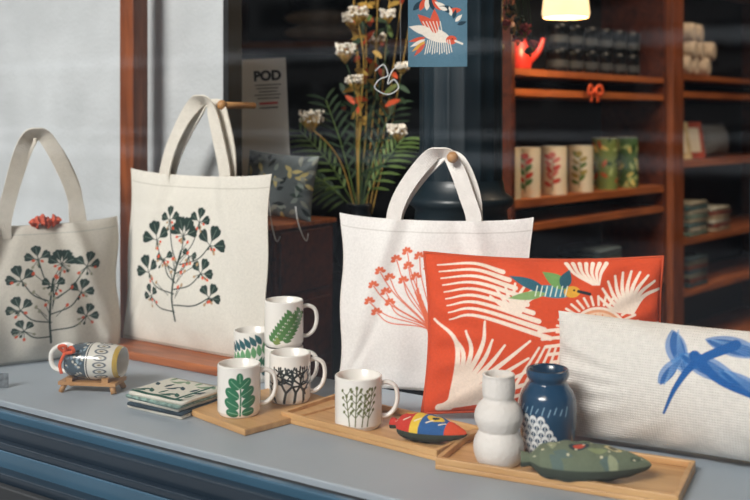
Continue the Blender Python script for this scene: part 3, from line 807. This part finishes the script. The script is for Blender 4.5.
shelving('shelving_unit', 1.10, 2.3, [(.735, .02), (.67, .022), (.40, .022), (.10, .02), (-.1, .02), (-.35, .02), (1.15, .02)])

def place(mb, name, t, off, z, rot=0): return mb.obj(name, sp(t, off, z), (0, 0, AD+rot))
mb = MB()
for lev in range(2):
    for i in range(6):
        x = i*.098; z0 = lev*.082
        mb.add(xf(revolve([(0, 0), (.036, 0), (.037, .002), (.037, .058), (.039, .06), (.039, .078), (.036, .080), (0, .080)], 28), (x, 0, z0)), m_tin)
        mb.add(xf(revolve([(.0374, .018), (.0374, .042)], 28), (x, 0, z0)), m_tinl)
place(mb, 'storage_tins', .36, -.08, .7165)
tc_ = [('#d3ccb4', ['#7f8c4a', '#c24a33']), ('#dcd3bc', ['#4f7b4a', '#c0392b']), ('#ddd3ba', ['#b8453a', '#c9746a']), ('#dad1b8', ['#62783d', '#9b8b4a']), ('#74854a', ['#d9c774', '#c2603a']), ('#4d6a3e', ['#d9c774', '#a9b878'])]
for k, t in enumerate((.045, .155, .31, .475, .635, .785)):
    cv = Cv(2*math.pi*.042, .155, 120, 80, tc_[k][0]); rs = random.Random(k+20)
    cx = math.pi*.042-.008
    if k < 4:
        cv.stroke([(cx, .015), (cx+.005, .08), (cx, .12)], .0015, '#3c4a30', 5)
        for i in range(9):
            a = [2.5, .6][i % 2]+rs.uniform(-.3, .3)
            cv.ell(cx+math.cos(a)*.016, .03+.011*i+math.sin(a)*.010, .015, .0075, a, tc_[k][1][(i//2) % 2])
        cv.ell(cx, .128, .012, .010, 0, tc_[k][1][1])
    else:
        for i in range(60): cv.leaf(rs.uniform(0, .26), rs.uniform(0, .15), .03, .012, rs.uniform(0, 6), rs.choice(tc_[k][1]+['#2f4a2c', '#a9b878']))
    zz = np.linspace(0, .155, 80)
    mb = MB().add(revolve([(.042, z) for z in zz], 119), m_cer, cv.c[:, :119].reshape(-1, 3)).add(revolve([(0, .0), (.042, 0)], 119), m_white)
    mb.add(revolve([(.042, .155), (.039, .155), (.038, .01), (0, .01)], 60), m_white)
    o = place(mb, 'printed_tumbler', t, -.06, .3185, -AD-.15)
    if k > 3: o.scale = (1.05, 1.05, 1.15)
mb = MB().add(revolve(spline([(0, 0), (.042, 0), (.05, .03), (.045, .07), (.03, .095), (.034, .105), (.028, .103), (.0, .05)], 5), 36), m_red)
mb.add(tube(spline([(.04, 0, .03), (.07, 0, .06), (.085, 0, .10)], 6), [.014-.0006*i for i in range(13)], 10), m_red)
mb.add(tube(spline([(-.03, 0, .09), (-.06, 0, .085), (-.068, 0, .055), (-.045, 0, .025)], 6), .005, 8), m_red)
place(mb, 'red_jug', .12, -.08, .7165, -AD-.1)
# bunch of dried flowers hanging from the ceiling beside the column
mb = MB(); rs = random.Random(11)
for i in range(30):
    p = (rs.uniform(-.060, .055), rs.uniform(-.04, .04), rs.uniform(-.20, -.02))
    mb.add(tube(spline([(0, 0, .12), (p[0]*.5, p[1]*.4, .04), p], 4), .0012, 4), m_dgreen)
    umbel(mb, p, .015, 14, m_pink if i % 3 == 0 else (m_dgreen if i % 3 == 1 else m_stem), i, .005)
mb.add(tube([(0, 0, .10), (0, 0, 1.26)], .001, 5), m_wire)
mb.obj('flower_bunch', (.350, 2.55, .94))
mb = MB()
for sg in (-1, 1):
    mb.add(ribbon(spline([(0, 0, 0), (sg*.03, -.006, .018), (sg*.045, -.008, .0), (sg*.03, -.006, -.012), (0, 0, 0)], 6), .014, (0, 1, 0), .002), m_orange)
    mb.add(ribbon(spline([(0, 0, 0), (sg*.018, -.004, -.02), (sg*.022, -.004, -.035)], 6), .012, (0, 1, 0), .002), m_orange)
mb.add(sphere((0, -.005, 0), .009, 12, 8), m_orange)
place(mb, 'ribbon_bow', .44, .010, .655, 0)

# rolled blankets
mroll = mat('blanket_wool', '#c9b8a4', .95, var=.15, vscale=30, bump=.6, bscale=120)
mb = MB()
for row, nn in ((0, 3), (1, 3), (2, 2)):
    for i in range(nn):
        x0 = .085*i+.03*(row % 2)+.02*row
        v, f = revolve(spline([(0, 0), (.028, 0), (.038, .012), (.039, .06), (.039, .12), (.038, .158), (.028, .17), (0, .17)], 5), 26)
        mb.add(xf((v, f), (x0, -.085+.01*(i % 2), .038+.066*row), (R(-90), 0, R(14)), (1.15, 1, 1)), mroll)
place(mb, 'rolled_blankets', 1.22, -.10, .7355)
mb = MB()
for i, (c_, w__) in enumerate([('#c9b88e', .13), ('#b04a34', .11)]):
    mm = mat('book_cover_%d' % i, c_, .7, var=.4, vscale=40)
    mb.add(xf(box((0, 0, .075), (w__, .02, .15)), (i*.14, 0, 0), (R(-10), 0, -.3)), mm, smooth=False)
    mb.add(xf(box((0, -.0115, .075), (w__*.6, .001, .10)), (i*.14, 0, 0), (R(-10), 0, -.3)), mat('book_plate_%d' % i, '#e3dccb', .8), smooth=False)
place(mb, 'picture_books', 1.25, -.08, .403)
cv = Cv(.25, .14, 80, 60, '#6f7478')
cushion('grey_cushion', .25, .14, .09, cv, m_canvas, sp(1.66, -.11, .409), AD, R(-10), '#6f7478', seed=7)
def stack(name, t, z, cols, n=7, w=.17):
    mb = MB(); zz = 0
    for i in range(n):
        c_ = cols[i % len(cols)]; nm = 'cloth_'+c_
        mm = bpy.data.materials.get(nm) or mat(nm, c_, .95, var=.2, vscale=40)
        mb.add(slabr(w-.01*(i % 2), .16, .017, zz, .004*math.sin(i*2), 0, .03*math.sin(i)), mm); zz += .017
    place(mb, name, t, -.10, z)
stack('folded_textiles', 1.30, .1005, ['#6f857b', '#a9a595', '#4e6b70', '#999280'], 8)
stack('folded_textiles', 1.52, .1005, ['#99846a', '#7a3a2a', '#a9a595'], 6)
stack('folded_textiles', 1.30, -.0995, ['#3c4f56', '#6c3a2c', '#6b6f66'], 7)
stack('folded_textiles', .30, -.0195, ['#4c3a30', '#7c6a58', '#5c4438'], 7)
stack('folded_textiles', .60, -.0195, ['#37474c', '#5a6a70', '#6f6a5c'], 8)

# back shelf upper-left with bowl and pillows
mb = MB().add(box((0, 0, 0), (1.1, .3, .025)), m_woodh, smooth=False).add(box((-.42, 0, .65), (.03, .3, 1.3)), m_wood, smooth=False).add(box((0, .155, .0), (1.1, .02, 2.0)), m_black, smooth=False)
mb.obj('wall_shelf', (-.15, 3.9, .845), (0, 0, AU*.3))
mb = MB()
for i in range(2): mb.add(sphere((.0, -.02, .036+.058*i), 1, 24, 12, (.15, .10, .034)), mroll)
mb.obj('stacked_pillows', (-.20, 3.87, .859), (0, 0, AU*.3))
mb = MB().add(revolve([(0, 0), (.09, 0), (.12, .02), (.13, .13), (.125, .13), (.11, .02), (0, .02)], 36), m_tin)
mb.obj('storage_bowl', (-.20, 3.87, .990), (0, 0, 0))

# navy banner at the right
bn = empty('hanging_banner', (.728, 1.93, .245), (0, 0, R(-20)))
MB().add(box((.03, 0, .10), (.07, .004, .20)), m_navy, smooth=False).add(tube([(.03, 0, .20), (.03, 0, 1.95)], .001, 5), m_wire).obj('cloth', parent=bn)
text('b', .03, (.0, -.003, .09), mat('pink_ink', '#c98a86', .8), bn, .001)

# pendant lamp
mb = MB()
m_shade = mat('lamp_shade_glow', '#ffdca6', .6, emit=1.3)
mb.add(revolve([(.066, 0), (.070, .01), (.058, .12), (.03, .14), (.012, .145)], 40), m_shade).add(tube([(0, 0, .14), (0, 0, 1.33)], .003, 6), m_tin)
mb.obj('pendant_lamp', (.563, 2.95, .862))

# ------------------------------------------------------------------ lights
def light(kind, name, loc, e, col, **k):
    l = bpy.data.lights.new(name, kind); l.energy = e; l.color = col
    for a, b_ in k.items(): setattr(l, a, b_)
    o = bpy.data.objects.new(name, l); COL.objects.link(o); o.location = loc; return o
light('POINT', 'pendant_bulb', (.563, 2.95, .84), 2.5, (1, .75, .45), shadow_soft_size=.04)
light('AREA', 'interior_fill', uv(1.3, 1.9, 2.1), 18, (1, .78, .55), size=.8)  # unseen warm area fill added to lift the interior
o = light('SPOT', 'shelf_fill', uv(1.9, 1.7, 2.0), 50, (1, .78, .55), shadow_soft_size=.1, spot_size=R(70), spot_blend=.6)  # unseen warm fill added to light the shelves
tgt = Vector(sp(.7, 0, .35)); o.rotation_euler = (tgt-o.location).to_track_quat('-Z', 'Y').to_euler()
o = light('SPOT', 'plant_fill', uv(.5, 1.0, 2.05), 7, (1, .85, .68), shadow_soft_size=.08, spot_size=R(50), spot_blend=.6)  # unseen fill added to brighten the plants
tgt = Vector((-.12, 2.75, .62)); o.rotation_euler = (tgt-o.location).to_track_quat('-Z', 'Y').to_euler()
s = light('SUN', 'daylight', (0, -3, 5), 7.6, (1, .965, .915), angle=R(24))
s.rotation_euler = Vector((.50, .68, -.62)).to_track_quat('-Z', 'Y').to_euler()

w = bpy.data.worlds.new('sky'); sc.world = w; w.use_nodes = True
nt = w.node_tree; bg = nt.nodes['Background']
tc = nt.nodes.new('ShaderNodeTexCoord'); sx = nt.nodes.new('ShaderNodeSeparateXYZ'); rp_ = nt.nodes.new('ShaderNodeValToRGB')
nt.links.new(tc.outputs['Generated'], sx.inputs[0]); nt.links.new(sx.outputs['Z'], rp_.inputs['Fac'])
rp_.color_ramp.elements[0].color = (.32, .34, .36, 1); rp_.color_ramp.elements[1].color = (.82, .88, .95, 1); rp_.color_ramp.elements[1].position = .5
nt.links.new(rp_.outputs['Color'], bg.inputs['Color']); bg.inputs['Strength'].default_value = 2.3

# ------------------------------------------------------------------ camera
cam = bpy.data.cameras.new('camera'); co = bpy.data.objects.new('camera', cam); COL.objects.link(co)
cam.sensor_width = 36; cam.lens = 48; cam.shift_y = -130/750
co.location = (0, 0, .56); co.rotation_euler = (R(90), 0, 0); cam.clip_start = .05
cam.dof.use_dof = True; cam.dof.focus_distance = 1.9; cam.dof.aperture_fstop = 3.0
sc.camera = co
try: sc.view_settings.view_transform = 'Standard'
except Exception: pass
